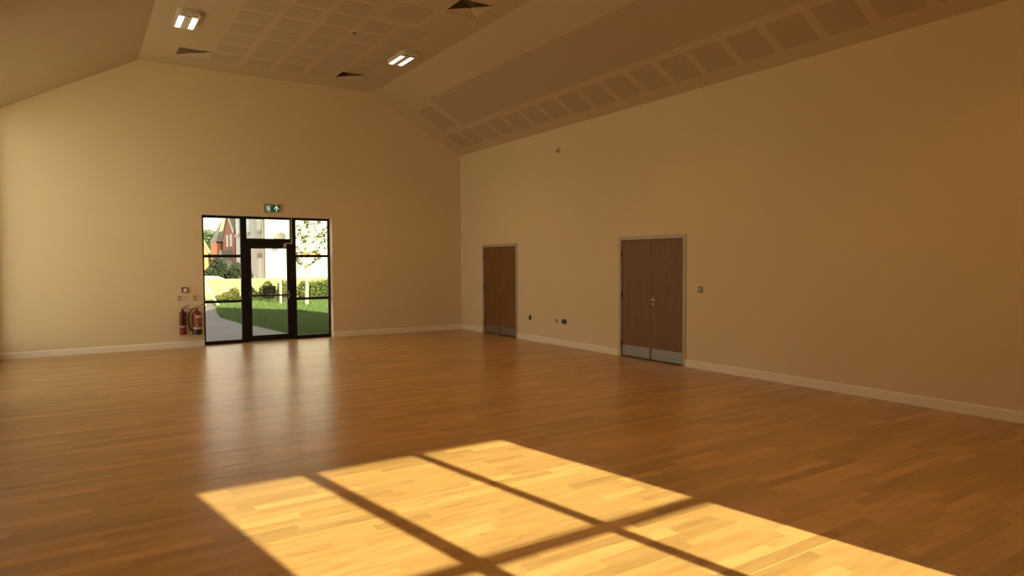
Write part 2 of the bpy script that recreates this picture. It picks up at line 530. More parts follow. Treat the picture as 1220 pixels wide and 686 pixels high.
# inside the reveal of the glazed entrance the sheet runs on
for k, (xa, xb) in enumerate([(OX0, 2.9), (2.9, 3.8), (3.8, OX1)]):
    planks.append((xa, xb, YF, YF + 0.1, rnd.random()))
def px_size(p):
    cx_, cy_ = (p[0] + p[1]) / 2, (p[2] + p[3]) / 2
    d = Vector((cx_, cy_, -CAM_Z))
    xc = d.x * RC[0][0] + d.y * RC[1][0] + d.z * RC[2][0]
    yc = d.x * RC[0][1] + d.y * RC[1][1] + d.z * RC[2][1]
    zc = d.x * RC[0][2] + d.y * RC[1][2] + d.z * RC[2][2]
    if zc < 0.3: return 0
    u, v = 610 + 791 * xc / zc, 343 + 791 * yc / zc
    if not (-40 < u < 1260 and v < 700): return 0
    return (p[1] - p[0]) * (p[3] - p[2]) / zc ** 3
planks.sort(key=px_size, reverse=True)
def plank_mesh(name, lst):
    vs, fs, tv = [], [], []
    G = 0.0004
    for (xa, xb, ya, yb, tn) in lst:
        k = len(vs)
        xa += G; xb -= G; ya += G; yb -= G
        vs += [(xa, ya, -0.003), (xb, ya, -0.003), (xb, yb, -0.003), (xa, yb, -0.003),
               (xa, ya, 0.0), (xb, ya, 0.0), (xb, yb, 0.0), (xa, yb, 0.0)]
        fs += [(k + 4, k + 5, k + 6, k + 7), (k, k + 1, k + 5, k + 4), (k + 1, k + 2, k + 6, k + 5), (k + 2, k + 3, k + 7, k + 6), (k + 3, k, k + 4, k + 7), (k + 3, k + 2, k + 1, k)]
        tv += [tn] * 8
    me = bpy.data.meshes.new(name)
    me.from_pydata(vs, [], fs)
    a = me.attributes.new('tint', 'FLOAT', 'POINT')
    a.data.foreach_set('value', tv)
    me.materials.append(M['floor'])
    o = bpy.data.objects.new(name, me)
    COL.objects.link(o)
    o.parent = floor_root
    return o
for p in planks[:295]:
    plank_mesh('plank', [p])
tag(plank_mesh('planks_beyond', planks[295:]), kind='stuff')
for s in seams:
    if s < YF:
        bm = bmesh.new()
        prism(bm, [(s - 0.005, 0.0), (s + 0.005, 0.0), (s + 0.002, 0.0009), (s - 0.002, 0.0009)], 'x', XL, XR)
        build('weld_seam', bm, M['weld'], floor_root)

# baseboards --------------------------------------------------------
def skirting(name, segs, label, axis, face, sgn):
    bm = bmesh.new()
    for a, b_ in segs:
        pr = [(face, 0.0), (face, 0.12), (face + sgn * 0.008, 0.12), (face + sgn * 0.018, 0.105), (face + sgn * 0.018, 0.0)]
        if axis == 'y':      # runs along y, profile in (x,z)
            prism(bm, pr, 'y', a, b_)
        else:                # runs along x, profile in (y,z)
            prism(bm, pr, 'x', a, b_)
    tag(build(name, bm, M['skirt']), label, 'baseboard', kind='structure')
skirting('baseboard_right', [(YN, D2[0]), (D2[1], D3[0]), (D3[1], YF)], 'pale painted skirting board along the right wall', 'y', XR, -1)
skirting('baseboard_far', [(XL + 0.018, OX0), (OX1, XR - 0.018)], 'pale painted skirting board along the far wall', 'x', YF, -1)
skirting('baseboard_left', [(YN, YF)], 'pale painted skirting board along the left wall', 'y', XL, 1)
skirting('baseboard_near', [(XL + 0.018, WX0), (WX1, XR - 0.018)], 'pale painted skirting board along the near wall', 'x', YN, 1)

# ------------------------------------------------------------------ glazed entrance screen and door
GY = YF + 0.17
def member(name, parent, x0, x1, z0, z1, d=0.06, y=GY, m='alu'):
    bm = bmesh.new()
    box(bm, x0, x1, y, y + d, z0, z1, bev=0.003)
    return build(name, bm, M[m], parent)
def pane(parent, x0, x1, z0, z1, y=None):
    y = GY + 0.03 if y is None else y
    bm = bmesh.new()
    vs = [bm.verts.new(p) for p in ((x0, y, z0), (x1, y, z0), (x1, y, z1), (x0, y, z1))]
    bm.faces.new(vs)
    return build('pane', bm, M['glass'], parent)
scr = empty('window_1', (0, 0, 0), label='dark framed glazed entrance screen in the far wall with side lights', cat='window', kind='structure')
member('jamb', scr, OX0, 2.155, 0.0, OZ)
member('jamb', scr, 4.72, OX1, 0.0, OZ)
member('head', scr, 2.155, 4.72, 2.615, OZ)
member('sill', scr, 2.155, 2.86, 0.0, 0.07)
member('sill', scr, 4.01, 4.72, 0.0, 0.08)
member('mullion', scr, 2.86, 2.985, 0.0, 2.615, 0.07, GY - 0.005)
member('mullion', scr, 3.885, 4.01, 0.0, 2.615, 0.07, GY - 0.005)
member('transom', scr, 2.155, 2.86, 0.855, 0.910)
member('transom', scr, 2.155, 2.86, 1.80, 1.860)
member('transom', scr, 4.01, 4.72, 0.860, 0.915)
member('transom', scr, 4.01, 4.72, 1.80, 1.860)
member('transom', scr, 2.985, 3.885, 2.09, 2.205)
for a in ((2.155, 2.86, 0.07, 0.855), (2.155, 2.86, 0.91, 1.80), (2.155, 2.86, 1.86, 2.615),
          (4.01, 4.72, 0.08, 0.86), (4.01, 4.72, 0.915, 1.80), (4.01, 4.72, 1.86, 2.615), (2.985, 3.885, 2.205, 2.615)):
    pane(scr, *a)
dr = empty('door_1', (0, 0, 0), label='dark framed glazed exit door with a push bar in the far wall', cat='door', kind='structure')
member('stile', dr, 2.9855, 3.07, 0.012, 2.0895, 0.05, GY + 0.002)
member('stile', dr, 3.81, 3.8845, 0.012, 2.0895, 0.05, GY + 0.002)
member('rail', dr, 3.07, 3.81, 0.012, 0.13, 0.05, GY + 0.002)
member('rail', dr, 3.07, 3.81, 1.99, 2.0895, 0.05, GY + 0.002)
pane(dr, 3.07, 3.81, 0.13, 1.99, GY + 0.025)
bar = bx('push_bar', (3.05, 3.84, GY - 0.075, GY - 0.045, 0.968, 1.006), M['black'], dr, 0.005)
bm = bmesh.new(); box(bm, 3.01, 3.06, GY - 0.08, GY + 0.002, 0.93, 1.09, 0.008); build('bar_bracket', bm, M['black'], dr)
bm = bmesh.new(); box(bm, 3.82, 3.87, GY - 0.08, GY + 0.002, 0.90, 1.07, 0.008); build('bar_bracket', bm, M['black'], dr)
bm = bmesh.new(); lathe(bm, [(0.012, 0), (0.012, 0.012)], 12, 3.845, GY - 0.092, 0.985, axis='y'); build('bar_screw', bm, M['chrome'], dr)
bm = bmesh.new()
prism(bm, [(GY - 0.06, 0.0), (GY - 0.045, 0.014), (GY + 0.05, 0.014), (GY + 0.065, 0.0)], 'x', 2.985, 3.885)
tag(build('trim_1', bm, M['steel']), 'low metal threshold strip under the glazed door', 'threshold', kind='structure')

# conduit of the door contact, running down in front of the mullion
bm = bmesh.new()
yc0, yc1 = GY - 0.025, GY - 0.006
box(bm, 3.905, 3.925, yc0, yc1, 2.115, 2.66)
box(bm, 3.765, 3.925, yc0, yc1, 2.095, 2.115)
tag(build('cable_conduit', bm, M['conduit']), 'thin beige cable trunking bending over the top corner of the glazed door', 'conduit')
bm = bmesh.new(); box(bm, 3.735, 3.795, GY - 0.035, GY - 0.001, 2.02, 2.095, 0.004)
tag(build('door_contact', bm, M['conduit']), 'small beige door contact box at the end of the cable trunking', 'sensor')

def text_mesh(name, body, size, m, parent, loc, rot, align='CENTER', extrude=0.0006):
    cu = bpy.data.curves.new(name, 'FONT')
    cu.body = body; cu.size = size; cu.extrude = extrude
    cu.align_x = align; cu.align_y = 'CENTER'
    tmp = bpy.data.objects.new(name, cu)
    COL.objects.link(tmp)
    bpy.context.view_layer.update()
    me = bpy.data.meshes.new_from_object(tmp.evaluated_get(bpy.context.evaluated_depsgraph_get()))
    bpy.data.objects.remove(tmp)
    me.materials.clear(); me.materials.append(M[m])
    o = bpy.data.objects.new(name, me)
    COL.objects.link(o)
    o.parent = parent; o.location = loc; o.rotation_euler = rot
    return o
FACE_Y = (PI / 2, 0, 0)        # text on a wall facing -y

# notice stuck on the door glass
s = empty('push_bar_notice', (3.435, GY + 0.02, 1.10), label='dark green push bar notice with pale lettering on the door glass', cat='sign')
bx('plate', (-0.135, 0.135, 0.0, 0.003, -0.085, 0.085), M['green_dark'], s)
text_mesh('lettering', 'Push', 0.062, 'pale_print', s, (-0.055, -0.001, 0.050), FACE_Y)['kind'] = 'stuff'
text_mesh('lettering', 'bar', 0.062, 'pale_print', s, (0.070, -0.001, 0.050), FACE_Y)['kind'] = 'stuff'
text_mesh('lettering', 'to open', 0.062, 'pale_print', s, (0, -0.001, -0.005), FACE_Y)['kind'] = 'stuff'
for dx in (-0.045, 0.045):
    bm = bmesh.new()
    prism(bm, [(dx - 0.018, -0.050), (dx + 0.018, -0.050), (dx, -0.072)], 'y', -0.002, 0.0)
    build('arrow', bm, M['pale_print'], s)
bx('line', (-0.11, 0.11, -0.002, 0.0, -0.050, -0.047), M['pale_print'], s)

# exit sign above
s = empty('exit_sign', (3.47, YF, 2.83), label='green illuminated exit sign with running figure and arrow above the glazed door', cat='sign')
bx('housing', (-0.165, 0.165, -0.055, 0.0, -0.075, 0.075), M['conduit'], s, 0.004)
bx('canopy', (-0.18, 0.18, -0.065, 0.0, 0.075, 0.098), M['conduit'], s, 0.004)
bx('face_panel', (-0.15, 0.15, -0.060, -0.055, -0.068, 0.068), M['exit_green'], s)
bm = bmesh.new()   # upward arrow
prism(bm, [(0.073, -0.055), (0.093, -0.055), (0.093, 0.052), (0.073, 0.052)], 'y', -0.062, -0.060)
prism(bm, [(0.083, 0.055), (0.036, 0.008), (0.036, -0.014), (0.083, 0.032)], 'y', -0.062, -0.060)
prism(bm, [(0.083, 0.055), (0.130, 0.008), (0.130, -0.014), (0.083, 0.032)], 'y', -0.062, -0.060)
build('arrow', bm, M['exit_white'], s)
bm = bmesh.new()   # doorway with running figure
prism(bm, [(-0.122, 0.055), (-0.048, 0.055), (-0.048, 0.045), (-0.122, 0.045)], 'y', -0.062, -0.060)
prism(bm, [(-0.058, 0.045), (-0.048, 0.045), (-0.048, -0.056), (-0.058, -0.056)], 'y', -0.062, -0.060)
prism(bm, [(-0.122, 0.045), (-0.112, 0.045), (-0.112, 0.010), (-0.122, 0.010)], 'y', -0.062, -0.060)
build('doorway_symbol', bm, M['exit_white'], s)
bm = bmesh.new()
lathe(bm, [(0.011, 0), (0.011, 0.002)], 12, -0.083, -0.062, 0.030, axis='y')
prism(bm, [(-0.098, 0.014), (-0.076, 0.018), (-0.080, -0.016), (-0.096, -0.014)], 'y', -0.062, -0.060)
prism(bm, [(-0.098, 0.012), (-0.124, -0.004), (-0.120, -0.011), (-0.096, 0.003)], 'y', -0.062, -0.060)
prism(bm, [(-0.078, 0.016), (-0.062, -0.004), (-0.068, -0.009), (-0.084, 0.008)], 'y', -0.062, -0.060)
prism(bm, [(-0.096, -0.012), (-0.090, -0.022), (-0.122, -0.050), (-0.129, -0.043)], 'y', -0.062, -0.060)
prism(bm, [(-0.090, -0.012), (-0.080, -0.012), (-0.066, -0.034), (-0.072, -0.056), (-0.081, -0.054), (-0.078, -0.036)], 'y', -0.062, -0.060)
build('running_figure', bm, M['exit_white'], s)
bm = bmesh.new(); lathe(bm, [(0.006, 0), (0.004, 0.004)], 10, 0.07, -0.069, 0.085, axis='y'); build('indicator_light', bm, M['led'], s)

# ------------------------------------------------------------------ windows (near wall, left wall)
wn = empty('window_2', (0, 0, 0), label='tall dark framed window in the near wall that lets the sun in', cat='window', kind='structure')
gy = YN - 0.18
def mem2(name, x0, x1, z0, z1):
    bm = bmesh.new(); box(bm, x0, x1, gy, gy + 0.06, z0, z1, bev=0.003); return build(name, bm, M['alu'], wn)
mem2('jamb', WX0, 1.66, 0.0, WZ1); mem2('jamb', 4.28, WX1, 0.0, WZ1)
mem2('head', 1.66, 4.28, 3.584, WZ1); mem2('sill', 1.66, 4.28, 0.0, 0.08)
mem2('mullion', 2.415, 2.535, 0.08, 3.584); mem2('mullion', 3.375, 3.465, 0.08, 3.584)
GXS = ((1.66, 2.415), (2.535, 3.375), (3.465, 4.28)); GZS = ((0.08, 1.12), (1.19, 2.345), (2.405, 3.584))
for (xa, xb) in GXS:
    mem2('transom', xa, xb, 1.12, 1.19)
    mem2('transom', xa, xb, 2.345, 2.405)
    for (za, zb) in GZS:
        pane(wn, xa, xb, za, zb, gy + 0.03)

for k, (a, b_, z0, z1) in enumerate(LW):
    wl = empty('window_%d' % (k + 3), (0, 0, 0), label='large dark framed window in the left wall beside the far corner', cat='window', kind='structure')
    gx = XL - 0.12
    def mem3(name, y0, y1, za, zb):
        bm = bmesh.new(); box(bm, gx, gx + 0.06, y0, y1, za, zb, bev=0.003); return build(name, bm, M['alu'], wl)
    mem3('jamb', a, a + 0.05, z0, z1); mem3('jamb', b_ - 0.05, b_, z0, z1)
    mem3('head', a + 0.05, b_ - 0.05, z1 - 0.05, z1); mem3('sill', a + 0.05, b_ - 0.05, z0, z0 + 0.05)
    w3 = (b_ - a - 0.10)
    mem3('mullion', a + 0.05 + w3 / 2 - 0.03, a + 0.05 + w3 / 2 + 0.03, z0 + 0.05, z1 - 0.05)
    for (ya, yb) in ((a + 0.05, a + 0.05 + w3 / 2 - 0.03), (a + 0.05 + w3 / 2 + 0.03, b_ - 0.05)):
        bm = bmesh.new()
        x_ = gx + 0.03
        bm.faces.new([bm.verts.new(p) for p in ((x_, ya, z0 + 0.05), (x_, yb, z0 + 0.05), (x_, yb, z1 - 0.05), (x_, ya, z1 - 0.05))])
        build('pane', bm, M['glass'], wl)
    bx('sill_board', (XL - 0.06, XL + 0.03, a - 0.03, b_ + 0.03, z0 - 0.025, z0), M['skirt'], wl)

# ------------------------------------------------------------------ wooden double doors in the right wall
def double_door(idx, y0, y1, ztop, ymeet, label, kick):
    d = empty('door_%d' % idx, (XR, (y0 + y1) / 2, 0), label=label, cat='door', kind='structure')
    oy = (y0 + y1) / 2
    F = 0.062
    def B(name, xa, xb, ya, yb, za, zb, m, bev=0.0, parent=d):
        return bx(name, (xa, xb, ya - oy, yb - oy, za, zb), M[m], parent, bev)
    B('jamb', -0.014, 0.12, y0, y0 + F, 0, ztop, 'frame_paint', 0.003)
    B('jamb', -0.014, 0.12, y1 - F, y1, 0, ztop, 'frame_paint', 0.003)
    B('head', -0.014, 0.12, y0 + F, y1 - F, ztop - F, ztop, 'frame_paint', 0.003)
    g = 0.003
    top = ztop - F - 0.004
    B('recess_back', 0.10, 0.12, y0 + F, y1 - F, 0.0, ztop - F, 'black')
    leaves = []
    for (ya, yb, hinge) in ((y0 + F + g, ymeet - g / 2, y0 + F), (ymeet + g / 2, y1 - F - g, y1 - F)):
        lf = B('door_leaf', 0.012, 0.056, ya, yb, 0.014, top, 'oak', 0.002)
        leaves.append(lf)
        cy_ = (ya + yb) / 2 - oy
        if kick:
            B('kick_plate', 0.009, 0.012, ya + 0.022, yb - 0.022, 0.024, 0.205, 'steel', 0, lf)
        # round blue door sign
        sg = bmesh.new()
        sy = cy_ + (0.02 if idx == 2 else 0)
        lathe(sg, [(0.041, -0.002), (0.041, 0.0)], 24, 0.012, sy, 1.622, axis='x')
        o = build('door_sign', sg, M['pale_print'], lf)
        sg = bmesh.new()
        lathe(sg, [(0.038, -0.004), (0.038, 0.0)], 24, 0.0115, sy, 1.622, axis='x')
        build('door_sign', sg, M['blue_sign'], lf)
        sg = bmesh.new()
        box(sg, 0.0066, 0.0076, sy - 0.018, sy + 0.018, 1.619, 1.626)
        box(sg, 0.0066, 0.0076, sy - 0.014, sy + 0.014, 1.606, 1.611)
        build('door_sign', sg, M['pale_print'], lf)
    # hinges on both outer edges
    for yh in (y0 + F + 0.004, y1 - F - 0.004):
        for zh in (0.22, 1.08, 1.80):
            hb = bmesh.new()
            lathe(hb, [(0.008, -0.05), (0.008, 0.05)], 10, 0.004, yh - oy, zh)
            build('hinge', hb, M['vent_dark'], d)
    # lever handle on the near leaf beside the meeting edge
    lf = leaves[0]
    hy = ymeet - 0.055 - oy
    hb = bmesh.new()
    lathe(hb, [(0.026, 0), (0.026, -0.008), (0.011, -0.010), (0.011, -0.048)], 20, 0.012, hy, 1.03, axis='x')
    build('handle_rose', hb, M['chrome'], lf)
    hb = bmesh.new()
    tube(hb, [(-0.034, hy + 0.008, 1.03), (-0.036, hy - 0.03, 1.03), (-0.036, hy - 0.125, 1.028)], 0.010, 10)
    build('door_handle', hb, M['chrome'], lf)
    hb = bmesh.new()
    lathe(hb, [(0.024, 0), (0.024, -0.008), (0.008, -0.009), (0.008, -0.02)], 20, 0.012, hy, 0.953, axis='x')
    build('lock_escutcheon', hb, M['chrome'], lf)
    return d
double_door(2, D2[0], D2[1], D2[2], 8.077, 'nearer oak veneer double door with steel kick plates in the right wall', True)
double_door(3, D3[0], D3[1], D3[2], 12.87, 'farther oak veneer double door near the room corner in the right wall', True)

# ------------------------------------------------------------------ ceiling panels (parts of the ceiling)
pm_cache = {}
def perf_panel(w, l, m, loc, rot=(0, 0, 0), name='perforated_panel'):
    key = (round(w, 3), round(l, 3), m)
    if key not in pm_cache:
        bm = bmesh.new(); box(bm, 0, w, 0, l, -0.004, 0.0)
        me = bpy.data.meshes.new(name); bmesh.ops.recalc_face_normals(bm, faces=bm.faces); bm.to_mesh(me); bm.free()
        me.materials.append(M[m]); pm_cache[key] = me
    o = bpy.data.objects.new(name, pm_cache[key])
    COL.objects.link(o); o.parent = ceil_root; o.location = loc; o.rotation_euler = rot
    return o
for ci in range(5):
    x0 = 2.205 + 0.611 * ci
    for rj in range(7):
        y0 = 13.465 - 0.617 * rj
        if ci == 4 and rj == 0: continue      # air diffuser sits in this bay
        if ci >= 3 and rj == 6: continue
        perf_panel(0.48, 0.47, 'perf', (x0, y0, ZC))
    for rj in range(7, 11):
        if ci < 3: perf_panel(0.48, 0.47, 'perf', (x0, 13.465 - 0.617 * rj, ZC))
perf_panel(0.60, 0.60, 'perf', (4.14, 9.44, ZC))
# sloping side: angle of the slope
ang = math.atan2(ZC - ZE, XR - XB)
def slope_pt(dist, y):       # dist measured up the slope from the right wall
    return (XR - dist * math.cos(ang), y, ZE + dist * math.sin(ang))
# local frame: x runs up the slope, y along the room, z normal pointing up -> box hangs below
def slope_panel(d0, d1, y0, y1, m, name='perforated_panel'):
    w, l = d1 - d0, y1 - y0
    # rotate 180 about z to have x -> -x, then tilt; y flips so start from y1
    o = perf_panel(w, l, m, (0, 0, 0), name=name)
    p = slope_pt(d0, y1)
    ux = Vector((-math.cos(ang), 0, math.sin(ang)))
    uy = Vector((0, -1, 0))
    uz = ux.cross(uy)
    R_ = Matrix((ux, uy, uz)).transposed().to_4x4()
    o.rotation_euler = R_.to_euler()
    o.location = p
    return o
for k in range(-6, 16):
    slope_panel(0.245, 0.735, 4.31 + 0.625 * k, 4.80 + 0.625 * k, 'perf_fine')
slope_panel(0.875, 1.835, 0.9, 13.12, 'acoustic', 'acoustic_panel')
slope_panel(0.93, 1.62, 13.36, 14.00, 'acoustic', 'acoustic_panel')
# joint line at the top of the small panel
slope_panel(1.62, 1.628, 13.35, 13.98, 'vent_dark', 'panel_joint')

# ------------------------------------------------------------------ ceiling lights
def make_light():
    t = empty('ceiling_light', (0, 0, 0), label='x', cat='light')
    bm = bmesh.new()
    w, l, h = 0.16, 0.44, 0.075
    a_, b_ = -0.46, 0.32
    out = [(-w, a_ + 0.05), (-w + 0.05, a_), (w - 0.05, a_), (w, a_ + 0.05), (w, b_ - 0.04), (w - 0.04, b_), (-w + 0.04, b_), (-w, b_ - 0.04)]
    prism(bm, out, 'z', -h, 0)
    build('housing', bm, M['white_enamel'], t)
    for sx in (-1, 1):
        for (ya, yb) in ((-0.275, -0.008), (0.008, 0.275)):
            bm = bmesh.new()
            box(bm, sx * 0.096 - 0.037, sx * 0.096 + 0.037, ya, yb, -h - 0.006, -h)
            build('light_panel', bm, M['lamp'], t)
            lo = bpy.data.objects.new('light_source', lamp_light); COL.objects.link(lo); lo.parent = t
            lo.location = (sx * 0.096, (ya + yb) / 2, -h - 0.008)
    for sx in (-1, 1):
        bm = bmesh.new(); box(bm, sx * 0.075 - 0.04, sx * 0.075 + 0.04, -0.40, -0.375, -h - 0.003, -h)
        build('vent_slot', bm, M['vent_dark'], t)
    bm = bmesh.new(); lathe(bm, [(0.024, -0.012), (0.030, 0)], 16, 0, -0.34, -h); build('motion_sensor', bm, M['grey_plastic'], t)
    return t
def copy_tree(o, parent=None):
    c = o.copy(); COL.objects.link(c); c.parent = parent
    for ch in list(o.children): copy_tree(ch, c)
    return c
L0 = make_light()
lights = [(1.53, 11.80, 'white twin panel ceiling light at the left, beyond the near air vent'),
          (5.235, 11.85, 'white twin panel ceiling light right of the perforated tiles, by the slope')]
for yy, w1 in ((7.35, 'middle'), (2.75, 'added near')):  # the nearest row is unseen, added to fill the room with warm light
    lights.append((1.53, yy, 'white twin panel ceiling light on the left side of the %s row, above the viewpoint' % w1))
    lights.append((5.24, yy, 'white twin panel ceiling light on the right side of the %s row, above the viewpoint' % w1))
for i, (x, y, lb) in enumerate(lights):
    o = L0 if i == 0 else copy_tree(L0)
    o.location = (x, y, ZC)
    tag(o, lb, 'light', 'twin panel ceiling lights')

# ------------------------------------------------------------------ air diffusers
def make_vent():
    t = empty('air_vent', (0, 0, 0), cat='vent')
    S = 0.288
    bm = bmesh.new()
    box(bm, -S, S, -S, S, 0.15, 0.16)
    for (a, b_, c, d) in ((-S, -S + 0.003, -S, S), (S - 0.003, S, -S, S), (-S, S, -S, -S + 0.003), (-S, S, S - 0.003, S)):
        box(bm, a, b_, c, d, 0.034, 0.15)
    build('duct', bm, M['vent_dark'], t)
    bm = bmesh.new()
    for (a, b_, c, d) in ((-S - 0.014, S + 0.014, -S - 0.014, -S), (-S - 0.014, S + 0.014, S, S + 0.014), (-S - 0.014, -S, -S, S), (S, S + 0.014, -S, S)):
        box(bm, a, b_, c, d, -0.003, 0)
    build('frame', bm, M['vent'], t)
    n = 8
    step = (S - 0.036) / n
    for q in range(4):
        ca, sa = round(math.cos(q * PI / 2)), round(math.sin(q * PI / 2))
        for k in range(n):
            r_in = 0.034 + step * k
            r_out = min(S, r_in + step * 0.80)
            bm = bmesh.new()
            def V(r, half, z):
                return bm.verts.new((r * ca - half * sa, r * sa + half * ca, z))
            hi, lo_ = 0.023, 0.004
            a = [V(r_in, -r_in, hi), V(r_in, r_in, hi), V(r_out, r_out, lo_), V(r_out, -r_out, lo_)]
            b2 = [V(r_in, -r_in, hi - 0.002), V(r_in, r_in, hi - 0.002), V(r_out - 0.002, r_out - 0.002, lo_), V(r_out - 0.002, -r_out + 0.002, lo_)]
            bm.faces.new(a); bm.faces.new(b2[::-1])
            for i in range(4):
                j = (i + 1) % 4
                bm.faces.new([a[j], a[i], b2[i], b2[j]])
            build('blade', bm, M['vent'], t)
    return t
V0 = make_vent()
for i, (x, y, lb) in enumerate([(1.90, 13.72, 'square louvred air vent in the ceiling at the far left'),
                                (4.90, 13.66, 'square louvred air vent in the ceiling right of the far perforated tiles'),
                                (5.15, 9.06, 'square louvred air vent in the ceiling cut by the top edge of the photo')]):
    o = V0 if i == 0 else copy_tree(V0)
    o.location = (x, y, ZC)
    tag(o, lb, 'vent', 'louvred ceiling vents')

# smoke detector on the ceiling
s = empty('smoke_detector', (4.0, 10.98, ZC), label='tiny round smoke detector on the ceiling between perforated tiles', cat='detector')
bm = bmesh.new(); lathe(bm, [(0.05, 0), (0.05, -0.012), (0.042, -0.018)], 20); build('base', bm, M['white_plastic'], s, smooth=True)
bm = bmesh.new(); lathe(bm, [(0.034, -0.018), (0.034, -0.034), (0.024, -0.044)], 20); build('sensing_head', bm, M['grey_plastic'], s, smooth=True)

# presence sensor high on the right wall
s = empty('presence_sensor', (XR, 10.61, 3.875), label='small pale presence sensor high on the right wall', cat='sensor')
bm = bmesh.new(); box(bm, -0.022, 0, -0.05, 0.05, -0.06, 0.06, 0.008); build('base', bm, M['wall'], s)
bm = bmesh.new(); lathe(bm, [(0.040, 0), (0.038, -0.02), (0.028, -0.038), (0.010, -0.046)], 18, -0.022, -0.0, -0.008, axis='x'); build('lens', bm, M['conduit'], s, smooth=True)

# ------------------------------------------------------------------ wall accessories on the right wall
def plate(name, y, z, w, h, m, label, cat, extras):
    s = empty(name, (XR, y, z), label=label, cat=cat)
    bm = bmesh.new(); box(bm, -0.010, 0, -w / 2, w / 2, -h / 2, h / 2, 0.003); build('face_plate', bm, M[m], s)
    for (nm, ya, yb, za, zb, mm) in extras:
        bx(nm, (-0.016, -0.0095, ya, yb, za, zb), M[mm], s, 0.001)
    return s
plate('door_release_switch', 7.00, 1.232, 0.090, 0.098, 'grey_plastic', 'small grey switch plate on the wall right of the nearer double door', 'switch',
      [('rocker', -0.022, 0.022, -0.012, 0.028, 'steel'), ('key_slot', 0.020, 0.038, -0.040, -0.020, 'black')])
plate('wall_socket', 11.632, 0.49, 0.080, 0.098, 'black', 'small black single wall socket nearest the far double door', 'socket',
      [('rocker', 0.004, 0.026, 0.014, 0.034, 'grey_plastic'), ('socket_insert', -0.028, 0.024, -0.036, 0.004, 'black')])
plate('wall_socket', 10.688, 0.487, 0.088, 0.088, 'conduit', 'pale blank wall plate beside the wide black double socket', 'socket',
      [('blank_insert', -0.02, 0.02, -0.02, 0.02, 'conduit')])
plate('wall_socket', 10.44, 0.488, 0.150, 0.090, 'black', 'wide black double socket low on the right wall between the doors', 'socket',
      [('rocker', 0.036, 0.054, 0.012, 0.032, 'grey_plastic'), ('rocker', -0.054, -0.036, 0.012, 0.032, 'grey_plastic'),
       ('socket_insert', 0.014, 0.062, -0.034, 0.004, 'black'), ('socket_insert', -0.062, -0.014, -0.034, 0.004, 'black')])

# ------------------------------------------------------------------ fire point on the far wall
s = empty('fire_alarm_strobe', (1.755, YF, 1.155), label='red fire alarm sounder with white strobe above the extinguishers', cat='alarm')
bm = bmesh.new(); box(bm, -0.062, 0.062, -0.045, 0, -0.055, 0.050, 0.012); build('base', bm, M['red'], s)
bm = bmesh.new(); lathe(bm, [(0.040, 0), (0.038, -0.022), (0.026, -0.036), (0.008, -0.040)], 18, 0.012, -0.045, -0.008, axis='y'); build('strobe_lens', bm, M['white_plastic'], s, smooth=True)
bm = bmesh.new(); box(bm, -0.066, 0.066, -0.055, -0.030, 0.018, 0.052, 0.006); build('hood', bm, M['red'], s)

def id_sign(x, z, label):
    s = empty('extinguisher_notice', (x, YF, z), label=label, cat='sign')
    bx('plate', (-0.092, 0.092, -0.004, 0, -0.052, 0.052), M['wall'], s)
    bx('red_field', (-0.088, -0.012, -0.0055, -0.004, -0.030, 0.048), M['red_print'], s)
    bm = bmesh.new()     # extinguisher and flame symbol
    prism(bm, [(-0.068, -0.022), (-0.048, -0.022), (-0.048, 0.018), (-0.053, 0.026), (-0.063, 0.026), (-0.068, 0.018)], 'y', -0.0065, -0.0055)
    prism(bm, [(-0.040, -0.022), (-0.022, -0.022), (-0.018, -0.004), (-0.026, 0.012), (-0.030, 0.030), (-0.040, 0.006), (-0.044, -0.008)], 'y', -0.0065, -0.0055)
    build('symbol', bm, M['cream_print'], s)
    bx('text_band', (-0.088, -0.012, -0.0055, -0.004, -0.048, -0.036), M['dark_print'], s)
    bx('text_field', (0.0, 0.088, -0.0050, -0.004, -0.048, 0.048), M['notice_pale'], s)
    return s
id_sign(1.715, 0.985, 'small red and cream notice under the red alarm, left of the pair')
id_sign(1.995, 0.985, 'small red and cream notice beside the entrance frame, right of the pair')

